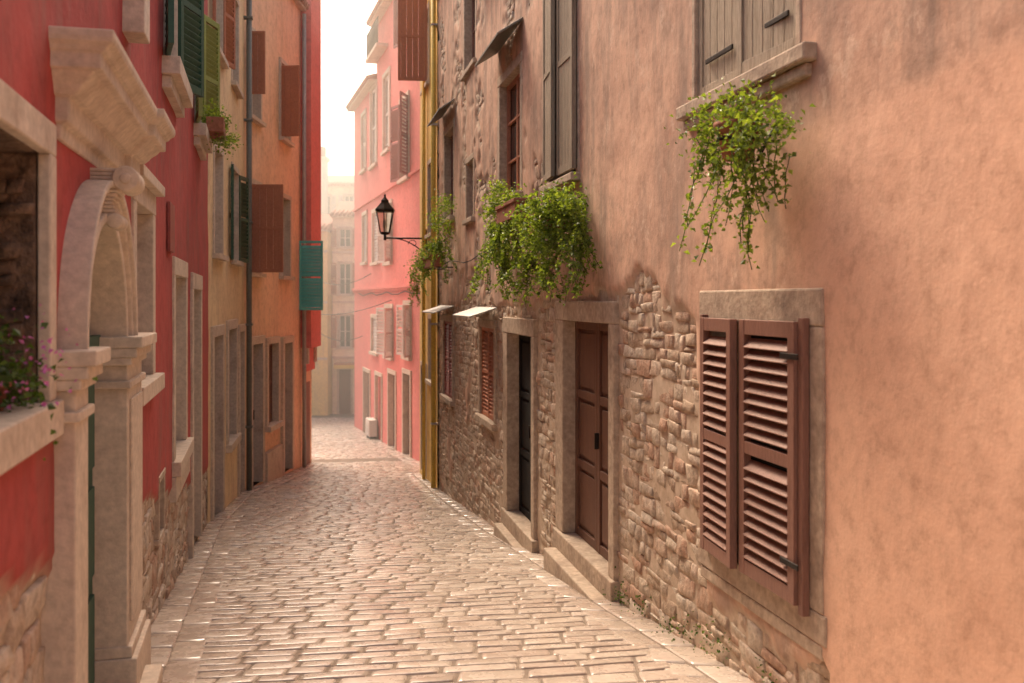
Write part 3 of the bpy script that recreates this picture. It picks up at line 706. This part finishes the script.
# ================================================================== wall lantern
def lamp(W,px,py,arm):
    c=W.at(px,py,arm); e=empty('street_lamp',c); b=MB()
    ax,n=W.dirs(); base=c-n*(arm-.05); A=arm-.15
    b.tube([base,c+n*.03],.02,m_iron,8); b.box(lambda u,z,d: base+ax*u+n*d+Vector((0,0,z)),-.06,.06,-.35,.2,-.02,.02,m_iron)
    pts=[base+n*(.05+(A-.05)*s)+Vector((0,0,-.32*(1-s)**2.2)) for s in [i/10 for i in range(11)]]; b.tube(pts,.014,m_iron,6)
    sp=[base+n*(.28+ (.12-.012*i)*math.cos(i*.6))+Vector((0,0,-.13+(.12-.012*i)*math.sin(i*.6))) for i in range(10)]; b.tube(sp,.01,m_iron,6)
    b.tube([c+Vector((0,0,-.05)),c+Vector((0,0,.1))],.03,m_iron,8)
    b.lathe(c,[(0,.06),(.1,.08),(.12,.11),(.11,.13)],m_iron,6)
    for k in range(6):
        a=2*math.pi*(k+.5)/6; d=Vector((math.cos(a),math.sin(a),0)); b.tube([c+d*.11+Vector((0,0,.12)),c+d*.2+Vector((0,0,.58))],.012,m_iron,5)
    b.lathe(c,[(.21,.57),(.235,.6),(.22,.63),(.14,.72),(.09,.78),(.09,.82),(.05,.86),(.02,.9),(.025,.93),(0,.98)],m_iron,6)
    b.done('lantern_and_bracket',e)
    gl=MB(); gl.lathe(c,[(.1,.13),(.185,.57)],m_lglass,6); gl.lathe(c,[(0,.2),(.04,.22),(.05,.3),(.03,.38),(0,.4)],m_white,10); gl.done('glass_panes',e)
lamp(WY,385,238,.95)

# ================================================================== plants
def hangpot(px,py,d,rad,blobs,strands,petal=None):
    c=WR.at(px,py,d); e=empty('hanging_flower_pot',c); b=MB(); ax,n=WR.dirs()
    b.lathe(c,[(0,-rad*.8),(rad*.65,-rad*.8),(rad*.92,rad*.55),(rad*1.05,rad*.56),(rad*1.08,rad*.85),(rad*.98,rad*.86),(rad*.9,rad*.6),(0,rad*.55)],m_tile,20)
    b.lathe(c,[(rad*.97,-.0),(rad*1.0,.01),(rad*.97,.02)],m_iron,20)
    b.tube([c-n*rad+Vector((0,0,.01)),c-n*(d-.04)+Vector((0,0,.01))],.01,m_iron,6); b.tube([c-n*rad*.9+Vector((0,0,-.1)),c-n*(d-.04)+Vector((0,0,.15))],.008,m_iron,6)
    b.done('terracotta_pot',e)
    S=[]
    for (n_,L,sp,oz) in strands:
        for i in range(n_): S.append((c+ax*RU(-sp,sp)+n*RU(-.12,.15)+Vector((0,0,oz+RU(0,.12))),L*RU(.5,1),int(RU(25,50)*L/.5)))
    foliage('foliage',e,[(c+ax*a+n*bb+Vector((0,0,z)),r,k) for a,bb,z,r,k in blobs],m_leaf,.034,S)
hangpot(738,142,.28,.12,[(0,0,.15,(.2,.2,.06),380),(.36,0,.08,(.14,.16,.1),300),(-.36,.02,.05,(.12,.16,.1),300),(.26,.02,-.12,(.06,.08,.12),90),(-.24,.08,-.06,(.06,.1,.12),110)],[(12,.5,.46,0),(7,.85,.3,0),(4,.5,.5,-.15)])
def windowbox(W,px0,px1,py,d,blobs,strands,mat=m_leaf,nm='window_box_plant'):
    a=W.at(px0,py,d); c=W.at(px1,py,d); m=(a+c)/2; e=empty(nm,m); ax,n=W.dirs(); L=(a-c).length/2
    Pb=LF(m,ax,n); b=MB(); b.box(Pb,-L,L,-.1,.08,-.1,.1,m_tile); b.box(Pb,-L-.015,L+.015,.06,.1,-.115,.115,m_tile); b.box(Pb,-L+.02,L-.02,.1,.11,-.09,.09,m_soil)
    for s in (-L*.7,L*.7): b.tube([m+ax*s+Vector((0,0,-.11)),m+ax*s-n*(d-.05)+Vector((0,0,-.11))],.012,m_iron,6)
    b.done('planter',e,.006)
    S=[]
    for (px,py_,n_,LL) in strands:
        q=W.at(px,py_,d)
        for i in range(n_): S.append((q+ax*RU(-.15,.15)+n*RU(-.1,.12),LL*RU(.5,1),int(90*LL)))
    foliage('foliage',e,[(W.at(px,py_,d+dd),r,k) for px,py_,dd,r,k in blobs],mat,.042,S)
windowbox(WR,536,558,222,.25,[(560,205,.0,(.3,.3,.14),1300),(548,235,.08,(.22,.28,.22),1600),(572,228,-.05,(.1,.2,.2),600),(570,205,0,(.12,.3,.1),450),(528,225,.05,(.14,.22,.18),600),(530,262,0,(.08,.16,.1),220)],[(528,255,9,.6),(548,258,8,.45),(572,240,8,.6),(580,215,5,.6)])
windowbox(WR,505,524,212,.3,[(500,190,0,(.1,.35,.08),260),(492,208,0,(.12,.3,.12),400),(515,200,0,(.1,.3,.08),260),(498,240,0,(.1,.3,.2),350)],[(495,225,13,1.05),(507,225,12,.95),(518,220,7,.6)])
windowbox(WY,428,438,262,.35,[(440,222,0,(.2,.4,.3),600),(430,250,.1,(.2,.4,.2),700),(420,268,.15,(.2,.4,.25),800),(443,200,0,(.12,.3,.12),200)],[(418,275,8,.7),(440,240,8,.8)])
c=WA.pt(3.32,1.13,-.08); e=empty('potted_flower_plant',c); b=MB(); b.lathe(c,[(0,0),(.045,0),(.06,.08),(.07,.08),(.07,.1),(.055,.1),(0,.09)],m_tile,18); b.done('pot',e)
foliage('foliage',e,[(c+Vector((0,0,.13)),(.05,.12,.06),300),(c+Vector((.03,.1,.06)),(.04,.08,.05),180),(c+Vector((0,0,.22)),(.03,.06,.04),70)],m_leafd,.03)
foliage('blossoms',e,[(c+Vector((.15,.12,.16)),(.005,.02,.005),40),(c+Vector((.12,.0,.09)),(.005,.02,.005),24),(c+Vector((.08,.05,.25)),(.005,.02,.005),20)],m_flower,.02)
c=WA.pt(12.1,3.55,.25); e=empty('window_box_plant',c); b=MB(); b.box(LF(c,*WA.dirs()),-.4,.4,-.05,.12,-.1,.1,m_tile); b.done('planter',e,.005)
foliage('foliage',e,[(c+Vector((0,0,.15)),(.15,.45,.1),500),(c+Vector((.1,0,-.1)),(.1,.35,.1),250)],m_leaf,.04)
W_=[]
for i in range(16):
    t=RU(5.4,8.1); W_.append((WR.pt(t,g(t)+RU(.02,.15),.05),(.04,.08,.04),int(RU(15,50))))
e=empty('wall_foot_weeds',WR.pt(6.5,g(6.5),.05)); foliage('weeds',e,W_,m_leafd,.022)

# overhead cables
e=empty('overhead_cables',(-4,27,3)); b=MB()
for (p,q,s) in ((WP.pt(34,2.4,.1),Vector((-9,44.5,2.6)),.4),(WP.pt(36,.2,.1),Vector((-9,44.5,.4)),.4),(WP.pt(30,1.5,.1),Vector((-10,44.5,1.2)),.4)):
    b.tube([p.lerp(q,i/10)+Vector((0,0,-s*4*(i/10)*(1-i/10))) for i in range(11)],.012,m_iron,5)
b.tube([WP.pt(24+i,1.7+.05*math.sin(i*2),.08) for i in range(14)],.015,m_iron,5)
b.tube([WR.pt(13+i*.8,2.15+.05*math.sin(i*1.3),.09) for i in range(9)],.01,m_iron,5)
b.done('cables',e)

# scattering volume added to give the far end a warm, veiled glow
m=bpy.data.materials.new('warm_haze'); m.use_nodes=True; nt=m.node_tree; nt.nodes.clear()
o=N(nt,'ShaderNodeOutputMaterial'); vs_=N(nt,'ShaderNodeVolumeScatter'); vs_.inputs['Color'].default_value=(1,.92,.8,1); vs_.inputs['Density'].default_value=.022; vs_.inputs['Anisotropy'].default_value=.62
nt.links.new(vs_.outputs[0],o.inputs['Volume'])
b=MB(); b.box(lambda u,z,d:Vector((u,d,z)),-60,60,-8,14,22,90,m); b.done('haze')

# ------------------------------------------------------------------ light
el=math.radians(51); rot=math.radians(-24)
w=bpy.data.worlds.new('World'); bpy.context.scene.world=w; w.use_nodes=True; nt=w.node_tree; nt.nodes.clear()
sk=N(nt,'ShaderNodeTexSky'); sk.sky_type='NISHITA'; sk.sun_disc=False; sk.sun_elevation=el; sk.sun_rotation=rot; sk.air_density=1.0; sk.dust_density=5; sk.ozone_density=.3
c=mixc(nt,sk.outputs[0],(2.9,2.42,1.98),1.0,'MULTIPLY'); bg=N(nt,'ShaderNodeBackground'); bg.inputs[1].default_value=.15
o=N(nt,'ShaderNodeOutputWorld'); nt.links.new(c,bg.inputs[0]); nt.links.new(bg.outputs[0],o.inputs[0])
sv=Vector((math.sin(rot)*math.cos(el),math.cos(rot)*math.cos(el),math.sin(el)))
L=bpy.data.lights.new('sun','SUN'); L.energy=5; L.angle=math.radians(22); L.color=(1,.87,.7)
so=bpy.data.objects.new('sun',L); so.rotation_euler=(-sv).to_track_quat('-Z','Y').to_euler(); so.location=(0,0,30); COL.objects.link(so)

# ------------------------------------------------------------------ camera
cam=bpy.data.cameras.new('camera'); co=bpy.data.objects.new('camera',cam); COL.objects.link(co)
co.location=(0,0,CH); co.rotation_euler=(math.radians(90),0,0)
cam.sensor_width=36; cam.lens=36*F/1024; cam.shift_y=-(341.5-HY)/1024; cam.clip_end=2000; cam.clip_start=.05
cam.dof.use_dof=True; cam.dof.focus_distance=8.5; cam.dof.aperture_fstop=2.5
sc=bpy.context.scene; sc.camera=co
sc.view_settings.view_transform='Standard'; sc.view_settings.look='None'; sc.view_settings.exposure=0
